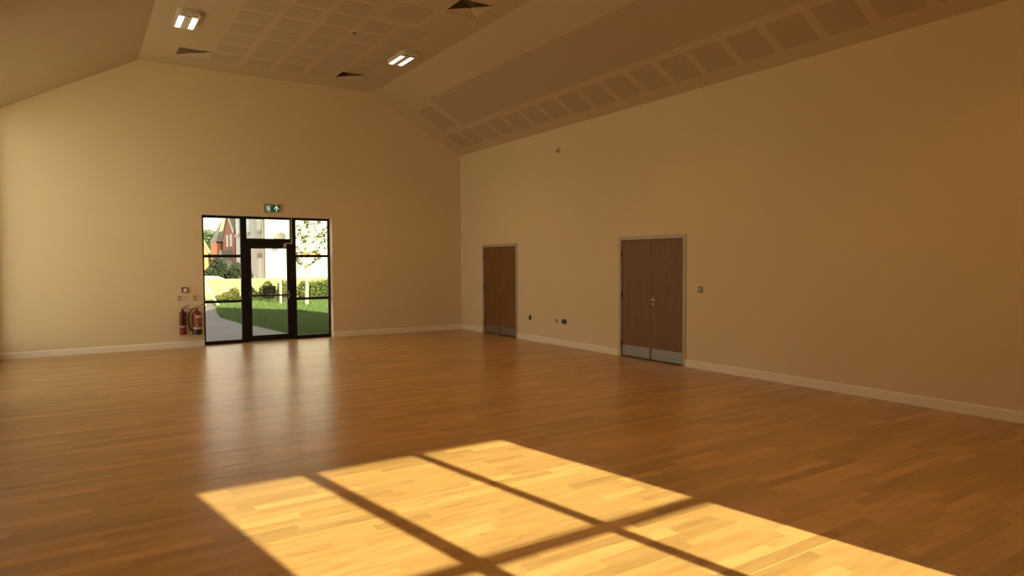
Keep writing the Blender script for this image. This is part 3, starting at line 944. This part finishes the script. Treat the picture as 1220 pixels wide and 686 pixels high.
def extinguisher(x, r, z0, z1, label, kind):
    s = empty('fire_extinguisher', (x, YF - r - 0.035, z0), label=label, cat='fire extinguisher', group='wall hung fire extinguishers')
    H = z1 - z0
    bm = bmesh.new()
    pr = [(r * 0.86, 0), (r, 0.012), (r, H - r * 0.95), (r * 0.93, H - r * 0.62), (r * 0.74, H - r * 0.30), (r * 0.45, H - 0.012), (r * 0.30, H), (r * 0.26, H + 0.025)]
    lathe(bm, pr, 28); build('cylinder', bm, M['red'], s, smooth=True)
    bm = bmesh.new(); lathe(bm, [(0.020, 0), (0.024, 0.010), (0.024, 0.045), (0.014, 0.055)], 16, 0, 0, H + 0.018); build('valve', bm, M['chrome'], s, smooth=True)
    # levers rising to the right
    bm = bmesh.new()
    prism(bm, [(-0.015, H + 0.055), (0.03, H + 0.075), (0.125, H + 0.118), (0.128, H + 0.108), (0.035, H + 0.060), (-0.012, H + 0.042)], 'y', -0.011, 0.011)
    build('squeeze_lever', bm, M['black'] if kind == 'co2' else M['red'], s)
    bm = bmesh.new()
    prism(bm, [(-0.01, H + 0.040), (0.04, H + 0.044), (0.135, H + 0.040), (0.135, H + 0.031), (0.04, H + 0.033), (-0.01, H + 0.026)], 'y', -0.011, 0.011)
    build('carry_handle', bm, M['black'] if kind == 'co2' else M['red'], s)
    bm = bmesh.new(); box(bm, -0.02, 0.02, r * 0.9, r + 0.035, H * 0.62, H * 0.95, 0.003); build('wall_bracket', bm, M['black'], s)
    def band(za, zb, m, a0=-PI * 0.86, a1=-PI * 0.14, rr=0.0015, nm='label_band'):
        bm = bmesh.new()
        n = 18
        R0 = r + rr
        A = [(R0 * math.cos(a0 + (a1 - a0) * i / n), R0 * math.sin(a0 + (a1 - a0) * i / n)) for i in range(n + 1)]
        for i in range(n):
            v = [bm.verts.new((A[i][0], A[i][1], za)), bm.verts.new((A[i + 1][0], A[i + 1][1], za)),
                 bm.verts.new((A[i + 1][0], A[i + 1][1], zb)), bm.verts.new((A[i][0], A[i][1], zb))]
            bm.faces.new(v)
        build(nm, bm, M[m], s)
    if kind == 'co2':
        band(0.155, 0.187, 'cream_print', rr=0.002)
        # black horn clipped on the front left
        hx, hy = -0.022, -r - 0.018
        bm = bmesh.new()
        lathe(bm, [(0.031, 0.0), (0.030, 0.09), (0.022, 0.20), (0.014, 0.29), (0.010, 0.30)], 18, hx, hy, 0.185)
        build('discharge_horn', bm, M['black'], s, smooth=True)
        bm = bmesh.new()
        tube(bm, bez((hx, hy, 0.485), (hx, hy, H - 0.01), (-0.035, -0.05, H + 0.02), (-0.012, -0.015, H + 0.038)), 0.010, 10)
        build('horn_pipe', bm, M['black'], s, smooth=True)
        bm = bmesh.new(); lathe(bm, [(0.016, 0), (0.018, 0.02), (0.010, 0.026)], 14, -0.026, -0.012, H + 0.045); build('safety_cap', bm, M['white_plastic'], s, smooth=True)
        band(0.30, 0.325, 'dark_print', -PI * 0.36, -PI * 0.16, nm='label_mark')
        band(0.335, 0.352, 'cream_print', -PI * 0.36, -PI * 0.16, nm='label_mark')
    else:
        bm = bmesh.new(); lathe(bm, [(r + 0.004, -0.004), (r + 0.005, 0.095), (r + 0.001, 0.102)], 28); build('base_cup', bm, M['black'], s, smooth=True)
        band(0.108, 0.150, 'cream_print')
        band(H - 0.150, H - 0.098, 'cream_print', -PI * 0.62, -PI * 0.10)
        band(0.178, 0.196, 'cream_print', -PI * 0.60, -PI * 0.40, nm='label_mark')
        for q in range(5):
            band(0.215 + q * 0.024, 0.220 + q * 0.024, 'cream_print', -PI * 0.66, -PI * 0.26, nm='label_mark')
        bm = bmesh.new()
        tube(bm, bez((-0.012, -0.02, H + 0.035), (-0.17, -0.03, H + 0.05), (-0.185, -0.03, 0.33), (-0.130, -0.03, 0.12), 18), 0.011, 10)
        build('hose', bm, M['black'], s, smooth=True)
        bm = bmesh.new()
        tube(bm, [(-0.133, -0.03, 0.125), (-0.126, -0.03, 0.098), (-0.085, -0.02, 0.088)], 0.017, 12)
        build('nozzle', bm, M['black'], s, smooth=True)
    return s
extinguisher(1.700, 0.066, 0.265, 0.745, 'slim red carbon dioxide fire extinguisher with a black horn, the left one', 'co2')
extinguisher(1.955, 0.088, 0.262, 0.745, 'wide red fire extinguisher with black hose and black base, the right one', 'foam')

# ------------------------------------------------------------------ outdoors: ground
GZ = -0.10
bm = bmesh.new()
box(bm, -120, 160, -60, YN - T, GZ - 0.3, GZ - 0.03)
box(bm, -120, XL - T, YN - T, YF + T, GZ - 0.3, GZ - 0.03)
box(bm, 13.0, 160, YN - T, YF + T, GZ - 0.3, GZ - 0.03)
box(bm, -120, 160, YF + T, 220, GZ - 0.3, GZ - 0.03)
tag(build('ground', bm, M['concrete']), 'concrete ground around the hall, made pale to bounce sunlight indoors', 'ground', kind='structure')
edge = [(4.42, YF + T), (4.36, 17.4), (4.13, 19.8), (3.95, 20.9), (3.84, 23.4), (4.15, 26.0), (4.55, 28.6), (5.05, 33.2), (5.2, 36.5)]
bm = bmesh.new()
prism(bm, edge + [(60, 36.5), (60, YF + T)], 'z', GZ - 0.03, GZ)
tag(build('lawn', bm, M['grass']), 'green lawn outside the glazed entrance, half in shade', 'lawn', kind='structure')
path_root = empty('footpath', (0, 0, 0), label='grey paved footpath curving past the glazed entrance', cat='path', kind='structure')
bm = bmesh.new()
prism(bm, edge + [(-3.0, 36.5), (-3.0, YF + T)], 'z', GZ - 0.03, GZ - 0.006)
build('path_surface', bm, M['paving'], path_root)
bm = bmesh.new()
for k in range(6):
    yk = 17.2 + k * 2.6
    box(bm, -3.0, 3.8, yk, yk + 0.012, GZ - 0.006, GZ - 0.004)
for xk in (0.6, 2.6):
    box(bm, xk, xk + 0.012, YF + T, 36.0, GZ - 0.006, GZ - 0.004)
build('path_joints', bm, M['joint'], path_root)

# short grass blades over the part of the lawn seen through the glass
def edge_x(y):
    for (a, b_) in zip(edge, edge[1:]):
        if a[1] <= y <= b_[1]:
            return a[0] + (b_[0] - a[0]) * (y - a[1]) / (b_[1] - a[1])
    return 5.2
vs, fs = [], []
rg = random.Random(5)
for _ in range(60000):
    yy = 15.2 + 18.3 * rg.random()
    xx = rg.uniform(edge_x(yy), 0.34 * yy + 0.6)
    if yy > 32.3 and xx > 8.7: continue
    h = rg.uniform(0.02, 0.05) * (1.0 + 0.02 * yy)
    a = rg.uniform(0, PI); w = 0.006 + 0.0007 * (yy - 15)
    dx, dy = w * math.cos(a), w * math.sin(a)
    lx, ly = rg.uniform(-0.02, 0.02), rg.uniform(-0.02, 0.02)
    k = len(vs)
    vs += [(xx - dx, yy - dy, GZ), (xx + dx, yy + dy, GZ), (xx + lx, yy + ly, GZ + h)]
    fs.append((k, k + 1, k + 2))
me = bpy.data.meshes.new('grass_blades'); me.from_pydata(vs, [], fs); me.materials.append(M['blade'])
go = bpy.data.objects.new('grass', me); COL.objects.link(go)
tag(go, 'short mown grass blades covering the lawn', 'grass', kind='stuff')

# ------------------------------------------------------------------ foliage builder
def leaf_cloud(bm_v, bm_f, c, rad, n, size, rr, shell=0.55):
    for _ in range(n):
        while True:
            p = Vector((rr.uniform(-1, 1), rr.uniform(-1, 1), rr.uniform(-1, 1)))
            if 0.05 < p.length <= 1: break
        p = p.normalized() * (shell + (1 - shell) * rr.random())
        q = Vector((c[0] + p.x * rad[0], c[1] + p.y * rad[1], c[2] + p.z * rad[2]))
        if q.z < GZ + 0.02: q.z = GZ + 0.02 + rr.random() * 0.1
        u = Vector((rr.uniform(-1, 1), rr.uniform(-1, 1), rr.uniform(-1, 1))).normalized()
        v = u.orthogonal().normalized()
        s_ = size * rr.uniform(0.6, 1.3)
        k = len(bm_v)
        bm_v += [tuple(q - u * s_), tuple(q + v * s_ * 0.55), tuple(q + u * s_), tuple(q - v * s_ * 0.55)]
        bm_f.append((k, k + 1, k + 2, k + 3))
def foliage(name, blobs, n, size, m, parent, seed, shell=0.55):
    rr = random.Random(seed)
    v, f = [], []
    tot = sum(b_[3] * b_[4] * b_[5] for b_ in blobs) or 1
    vol = [(b_[3] * b_[4] * b_[5]) ** 0.67 for b_ in blobs]
    for b_, w in zip(blobs, vol):
        leaf_cloud(v, f, b_[:3], b_[3:6], int(n * w / sum(vol)), size, rr, shell)
    me = bpy.data.meshes.new(name); me.from_pydata(v, [], f); me.materials.append(M[m])
    o = bpy.data.objects.new(name, me); COL.objects.link(o); o.parent = parent
    o['kind'] = 'stuff'
    return o
def stems(parent, x, y, h, n, rr, m='bark'):
    bm = bmesh.new()
    for k in range(n):
        a = 2 * PI * k / n + rr.random()
        tube(bm, [(x, y, GZ), (x + 0.12 * math.cos(a), y + 0.12 * math.sin(a), GZ + h * 0.5), (x + 0.3 * math.cos(a), y + 0.3 * math.sin(a), GZ + h)], 0.02, 5, r_end=0.006)
    return build('stem', bm, M[m], parent)
rs = random.Random(11)
def shrub(name, label, cat, blobs, n, size, m, seed, group=None, h=0.8):
    x = sum(b_[0] for b_ in blobs) / len(blobs); y = sum(b_[1] for b_ in blobs) / len(blobs)
    t = empty(name, (0, 0, 0), label=label, cat=cat, group=group)
    foliage('foliage', blobs, n, size, m, t, seed)
    stems(t, x, y, h, 5, rs)
    return t

# shrubs in front of the fence
shrub('garden_shrub', 'low leafy shrub against the fence seen in the left side light', 'shrub',
      [(5.55, 34.2, 0.02, 0.22, 0.3, 0.14), (5.98, 34.2, 0.10, 0.36, 0.35, 0.22), (6.26, 34.3, 0.22, 0.27, 0.35, 0.30), (5.75, 34.2, 0.02, 0.25, 0.3, 0.14)], 1500, 0.06, 'leaf_shrub', 1, 'shrubs in front of the fence')
shrub('garden_shrub', 'taller reddish shrub against the fence beside the door mullion', 'shrub',
      [(6.90, 34.3, 0.25, 0.32, 0.35, 0.40), (7.12, 34.1, 0.12, 0.20, 0.35, 0.28)], 1500, 0.06, 'leaf_shrub', 2, 'shrubs in front of the fence')
shrub('garden_shrub', 'leafy shrub against the fence behind the push bar notice', 'shrub',
      [(7.68, 34.2, 0.28, 0.28, 0.35, 0.36), (7.88, 34.4, 0.36, 0.25, 0.35, 0.46), (8.0, 34.2, 0.14, 0.20, 0.35, 0.28)], 1900, 0.06, 'leaf_shrub', 3, 'shrubs in front of the fence')
shrub('garden_shrub', 'orange tinged shrub against the fence at the right of the glazed door', 'shrub',
      [(8.58, 34.4, 0.35, 0.30, 0.35, 0.50), (8.88, 34.4, 0.30, 0.28, 0.35, 0.55)], 1700, 0.06, 'leaf_shrub', 4, 'shrubs in front of the fence')
# hedge
hb = []
for k in range(9):
    hb.append((9.25 + k * 0.42, 32.9 + rs.uniform(-0.15, 0.15), 0.32 + rs.uniform(-0.03, 0.03), 0.42, 0.42, 0.56 + rs.uniform(-0.05, 0.06)))
shrub('hedge', 'dense green hedge behind the young tree in the right side light', 'hedge', hb, 9000, 0.06, 'leaf_hedge', 5)

# fence
fr = empty('timber_fence', (0, 0, 0), label='pale close boarded timber fence across the back of the garden', cat='fence')
bm = bmesh.new()
xb = 2.2
while xb < 12.6:
    box(bm, xb, xb + 0.115, 35.5, 35.52, GZ, 0.90 + rs.uniform(-0.008, 0.008)); xb += 0.122
o = build('board', bm, M['fence'], fr); o['kind'] = 'stuff'
for k in range(7):
    bx('post', (2.2 + k * 1.75, 2.3 + k * 1.75, 35.52, 35.62, GZ, 0.94), M['fence'], fr)
bx('rail', (2.2, 12.6, 35.52, 35.56, 0.62, 0.70), M['fence'], fr)
bx('rail', (2.2, 12.6, 35.52, 35.56, 0.05, 0.13), M['fence'], fr)

# young tree with its stake, second stake, leaning prop
yt = empty('young_tree', (8.05, 28.3, GZ), label='young tree with a pale trunk and sparse leaves on the lawn', cat='tree')
bm = bmesh.new()
tube(bm, [(0, 0, 0), (0.02, 0, 0.7), (0.03, 0.02, 1.5), (0.10, 0.0, 2.4), (0.2, 0, 3.3), (0.35, 0, 4.3)], 0.075, 10, r_end=0.02)
build('trunk', bm, M['bark'], yt, smooth=True)
rt = random.Random(9)
brs = []
for (z, dx, dz, dy) in ((1.55, -0.45, 0.45, 0.1), (1.6, 0.5, 0.5, -0.1), (1.9, -0.55, 0.75, 0.2), (2.0, 0.75, 0.8, 0.1), (2.4, -0.45, 0.9, -0.2), (2.5, 0.85, 0.9, -0.1), (3.0, 0.6, 0.9, 0.15), (3.1, -0.3, 0.9, 0.1), (2.8, 1.0, 0.3, 0.2)):
    bm = bmesh.new()
    x0 = 0.03 + 0.09 * max(0, z - 1.5)
    pts = bez((x0, 0, z), (x0 + dx * 0.4, dy * 0.3, z + dz * 0.25), (x0 + dx * 0.7, dy * 0.7, z + dz * 0.6), (x0 + dx, dy, z + dz), 6)
    tube(bm, pts, 0.018, 6, r_end=0.006)
    build('branch', bm, M['bark'], yt)
    brs.append(pts)
v, f = [], []
for pts in brs:
    for p in pts[2:]:
        leaf_cloud(v, f, (p[0], p[1], p[2]), (0.17, 0.22, 0.15), 12, 0.07, rt, 0.2)
for k in range(60):
    z = rt.uniform(2.0, 4.3)
    leaf_cloud(v, f, (0.25 + rt.uniform(-0.7, 0.9), rt.uniform(-0.4, 0.4), z), (0.12, 0.15, 0.10), 6, 0.065, rt, 0.2)
me = bpy.data.meshes.new('foliage'); me.from_pydata(v, [], f); me.materials.append(M['leaf_young'])
o = bpy.data.objects.new('foliage', me); COL.objects.link(o); o.parent = yt; o['kind'] = 'stuff'
bm = bmesh.new(); lathe(bm, [(0.05, 0), (0.055, 0.01), (0.05, 1.06), (0.03, 1.09)], 10)
tag(build('tree_stake', bm, M['post'], None, (7.30, 29.6, GZ), smooth=True), 'round pale timber stake standing on the lawn left of the young tree', 'stake')
bm = bmesh.new(); tube(bm, [(4.36, 30.0, 0.92), (4.60, 30.0, 0.35), (4.86, 30.0, GZ)], 0.055, 8)
tag(build('leaning_post', bm, M['post'], smooth=True), 'pale timber prop leaning to the left at the path edge', 'post')
bx_ = bx('gate_post', (4.36, 4.47, 30.6, 30.7, GZ, 1.0), M['post'])
tag(bx_, 'upright pale post at the far left edge of the glass', 'post')

# ------------------------------------------------------------------ houses
def casement(parent, face, u0, u1, z0, z1, plane, sill=True, lintel=False):
    """window on a wall; face 'x-' : plane x, u along y ; face 'y-' : plane y, u along x"""
    def B(name, a0, a1, b0, b1, d0, d1, m, par):
        bm = bmesh.new()
        if face == 'x-': box(bm, plane - d1, plane - d0, a0, a1, b0, b1)
        else: box(bm, a0, a1, plane - d1, plane - d0, b0, b1)
        return build(name, bm, M[m], par)
    w = B('window_frame', u0, u1, z0, z1, -0.02, 0.03, 'barge', parent)
    mid = (u0 + u1) / 2
    for (a, b_) in ((u0 + 0.06, mid - 0.03), (mid + 0.03, u1 - 0.06)):
        for (c, d) in ((z0 + 0.06, (z0 + z1) / 2 - 0.03), ((z0 + z1) / 2 + 0.03, z1 - 0.06)):
            B('pane', a, b_, c, d, 0.03, 0.035, 'house_glass', w)
    if sill: B('window_sill', u0 - 0.15, u1 + 0.15, z0 - 0.2, z0, -0.02, 0.14, 'render_grey', parent)
    if lintel: B('lintel', u0 - 0.2, u1 + 0.2, z1, z1 + 0.34, -0.02, 0.06, 'slate', parent)

h = empty('rendered_house', (11.31, 50, GZ), label='large white rendered house with its shaded side facing the path', cat='house')
def PB(name, dims, m, root):
    o = bx(name, dims, M[m]); o.parent = root
    o.location = (-root.location.x, -root.location.y, -root.location.z)
    return o
h.location = (0, 0, 0)
bm = bmesh.new(); box(bm, 11.31, 24, 50, 60.6, GZ, 8.0); build('wall', bm, M['render_white'], h)
bm = bmesh.new(); prism(bm, [(11.0, 8.0), (17.6, 11.5), (24.3, 8.0)], 'y', 49.7, 60.9); build('roof', bm, M['slate'], h)
bm = bmesh.new(); tube(bm, [(11.25, 50.35, GZ), (11.25, 50.35, 8.0)], 0.06, 8); build('downpipe', bm, M['slate'], h)
casement(h, 'x-', 51.1, 52.4, 4.10, 5.6, 11.31)
casement(h, 'x-', 55.1, 56.3, 4.10, 5.6, 11.31)
casement(h, 'x-', 59.2, 60.2, 4.10, 5.6, 11.31)
casement(h, 'x-', 51.0, 52.2, 0.4, 2.05, 11.31, lintel=True)
bm = bmesh.new(); box(bm, 14.0, 15.3, 49.9, 50.02, 2.25, 2.50); build('brick_band', bm, M['brick_orange'], h)
bm = bmesh.new(); tube(bm, [(12.9, 49.92, 3.75), (16.5, 49.92, 3.70)], 0.05, 8); build('gutter', bm, M['barge'], h)
s = empty('satellite_dish', (12.2, 49.55, 3.45), label='grey satellite dish on the bright front of the rendered house', cat='dish')
bm = bmesh.new()
lathe(bm, [(0.02, 0.0), (0.25, -0.03), (0.42, -0.10), (0.44, -0.105), (0.43, -0.09), (0.25, 0.0), (0.03, 0.03)], 24, axis='y')
build('dish', bm, M['dish'], s, rot=(math.radians(-28), 0, math.radians(-38)), loc=(0, -0.35, 0), smooth=True)
bm = bmesh.new(); tube(bm, [(0, 0.45, -0.1), (0, -0.3, -0.1), (0, -0.36, 0)], 0.025, 8); build('bracket', bm, M['slate'], s)
bm = bmesh.new(); tube(bm, [(0, -0.36, -0.3), (-0.25, -0.8, -0.15)], 0.015, 6); build('feed_arm', bm, M['slate'], s)

# red brick gabled house; gable end faces the path in shade
h = empty('brick_gabled_house', (0, 0, 0), label='red brick house with a steep shaded gable and two narrow windows', cat='house')
bm = bmesh.new()
prism(bm, [(61.15, GZ), (61.15, 4.45), (63.8, 6.15), (66.65, 3.95), (66.65, GZ)], 'x', 11.31, 16.0)
build('wall', bm, M['brick_red'], h)
bm = bmesh.new()
prism(bm, [(61.05, 4.46), (63.8, 6.22), (66.8, 3.90), (66.8, 4.06), (63.8, 6.40), (61.05, 4.64)], 'x', 11.22, 16.2)
build('roof', bm, M['slate'], h)
bm = bmesh.new()
prism(bm, [(61.05, 4.28), (63.8, 6.06), (63.8, 6.24), (61.05, 4.46)], 'x', 11.16, 11.24)
build('barge_board', bm, M['barge'], h)
for (a, b_) in ((62.25, 62.95), (63.95, 64.7)):
    bm = bmesh.new(); box(bm, 11.27, 11.33, a, b_, 3.18, 4.22); w = build('window_frame', bm, M['barge'], h)
    bm = bmesh.new(); box(bm, 11.25, 11.27, a + 0.08, b_ - 0.08, 3.26, 4.15); build('pane', bm, M['house_glass'], w)
bm = bmesh.new(); prism(bm, [(62.0, 2.0), (64.6, 2.0), (63.6, 2.85), (63.0, 2.85)], 'x', 10.5, 11.31); build('porch_roof', bm, M['slate'], h)
bm = bmesh.new(); box(bm, 10.6, 11.31, 62.2, 64.4, GZ, 2.0); build('porch', bm, M['render_white'], h)

# sunlit orange brick house with hipped slate roof behind it
h = empty('hip_roofed_house', (0, 0, 0), label='sunlit orange brick house with a grey hipped slate roof', cat='house')
bm = bmesh.new(); box(bm, 10.92, 18, 67.6, 71.0, GZ, 3.75); build('wall', bm, M['brick_orange'], h)
bm = bmesh.new()
A = [bm.verts.new(p) for p in ((10.85, 67.4, 3.7), (18.2, 67.4, 3.7), (18.2, 71.2, 3.7), (10.85, 71.2, 3.7))]
Bv = [bm.verts.new(p) for p in ((11.75, 69.3, 5.95), (16.8, 69.3, 5.95))]
bm.faces.new([A[0], A[1], Bv[1], Bv[0]]); bm.faces.new([A[1], A[2], Bv[1]]); bm.faces.new([A[2], A[3], Bv[0], Bv[1]]); bm.faces.new([A[3], A[0], Bv[0]]); bm.faces.new(A[::-1])
build('roof', bm, M['slate'], h)
bm = bmesh.new(); box(bm, 10.83, 18.1, 67.3, 67.42, 3.60, 3.72); build('gutter', bm, M['alu'], h)
bm = bmesh.new(); tube(bm, [(11.25, 67.5, GZ), (11.25, 67.5, 3.6)], 0.06, 8); build('downpipe', bm, M['brick_red'], h)

# nearer orange brick gable at the left edge
h = empty('orange_brick_gable', (0, 0, 0), label='sunlit orange brick gable at the left edge of the glass', cat='house')
bm = bmesh.new(); prism(bm, [(1.9, GZ), (1.9, 2.35), (4.3, 7.6), (6.76, 2.35), (6.76, GZ)], 'y', 45, 54); build('wall', bm, M['brick_orange'], h)
bm = bmesh.new()
prism(bm, [(6.80, 2.28), (4.3, 7.65), (4.3, 7.85), (6.92, 2.35)], 'y', 44.95, 54.2); prism(bm, [(1.80, 2.28), (4.3, 7.65), (4.3, 7.85), (1.68, 2.35)], 'y', 44.95, 54.2)
build('roof', bm, M['slate'], h)

# bushes and trees beyond the fence
shrub('dark_bush', 'dark green bush beyond the fence below the brick gable', 'bush',
      [(7.85, 42, 0.9, 0.50, 0.6, 0.85), (8.3, 42.1, 0.7, 0.5, 0.5, 0.75)], 3200, 0.09, 'leaf_dark', 21, 'dark bushes beyond the fence', 1.4)
shrub('dark_bush', 'tall dark bush beyond the fence at the middle of the left side light', 'bush',
      [(7.12, 43.6, 1.1, 0.60, 0.6, 1.0), (6.8, 43.7, 0.8, 0.5, 0.5, 0.8)], 3200, 0.09, 'leaf_dark', 22, 'dark bushes beyond the fence', 1.4)
shrub('dark_bush', 'bluish dark bush beyond the fence beside the orange gable', 'bush',
      [(6.3, 41.5, 0.6, 0.50, 0.5, 0.85), (5.8, 41.6, 0.4, 0.5, 0.5, 0.75)], 2600, 0.09, 'leaf_dark', 23, 'dark bushes beyond the fence', 1.2)
def big_tree(x, y, zc, blobs, label, seed, n=5000):
    t = empty('broadleaf_tree', (0, 0, 0), label=label, cat='tree', group='trees on the skyline')
    foliage('foliage', blobs, n, 0.17, 'leaf_tree', t, seed, 0.6)
    bm = bmesh.new(); tube(bm, [(x, y, GZ), (x + 0.1, y, zc * 0.5), (x, y, zc)], 0.28, 8, r_end=0.1); build('trunk', bm, M['bark'], t, smooth=True)
big_tree(12.2, 80, 4.0, [(12.2, 80, 3.6, 1.6, 1.5, 1.9), (11.3, 79.5, 3.0, 1.3, 1.3, 1.7), (13.2, 80, 2.6, 1.3, 1.3, 1.8), (11.9, 80, 1.2, 1.8, 1.3, 1.5)], 'round topped green tree on the skyline at the left of the glass', 31)
big_tree(14.6, 84, 3.6, [(14.4, 84, 2.6, 1.6, 1.5, 1.9), (15.4, 84, 2.3, 1.5, 1.5, 1.7), (13.6, 83, 1.2, 1.8, 1.3, 1.5)], 'lower green tree on the skyline beside the slate roof', 32)
big_tree(9.5, 90, 3.6, [(9.4, 90, 3.0, 1.7, 1.5, 1.9), (10.4, 90, 2.2, 1.5, 1.5, 1.7)], 'green tree on the skyline hidden behind the orange gable', 33)

# white parked car beyond the fence
c = empty('white_car', (6.0, 39, GZ), label='white car roof showing over the fence at the left', cat='car')
bm = bmesh.new(); prism(bm, [(-1.9, 0.25), (2.0, 0.25), (2.05, 0.6), (1.2, 0.78), (-1.75, 0.80), (-1.95, 0.6)], 'y', -0.85, 0.85); build('body', bm, M['render_white'], c)
bm = bmesh.new(); prism(bm, [(-1.2, 0.78), (0.9, 0.78), (0.25, 1.08), (-0.75, 1.10)], 'y', -0.72, 0.72); build('cabin', bm, M['render_white'], c)
bm = bmesh.new(); prism(bm, [(-1.05, 0.80), (0.72, 0.80), (0.2, 1.02), (-0.7, 1.03)], 'y', -0.74, 0.74); build('side_window', bm, M['house_glass'], c)
for (x, y) in ((-1.2, -0.8), (1.25, -0.8), (-1.2, 0.8), (1.25, 0.8)):
    bm = bmesh.new(); lathe(bm, [(0.30, -0.1), (0.32, -0.08), (0.32, 0.08), (0.30, 0.1)], 18, x, y, 0.32, axis='y'); build('wheel', bm, M['black'], c, smooth=True)
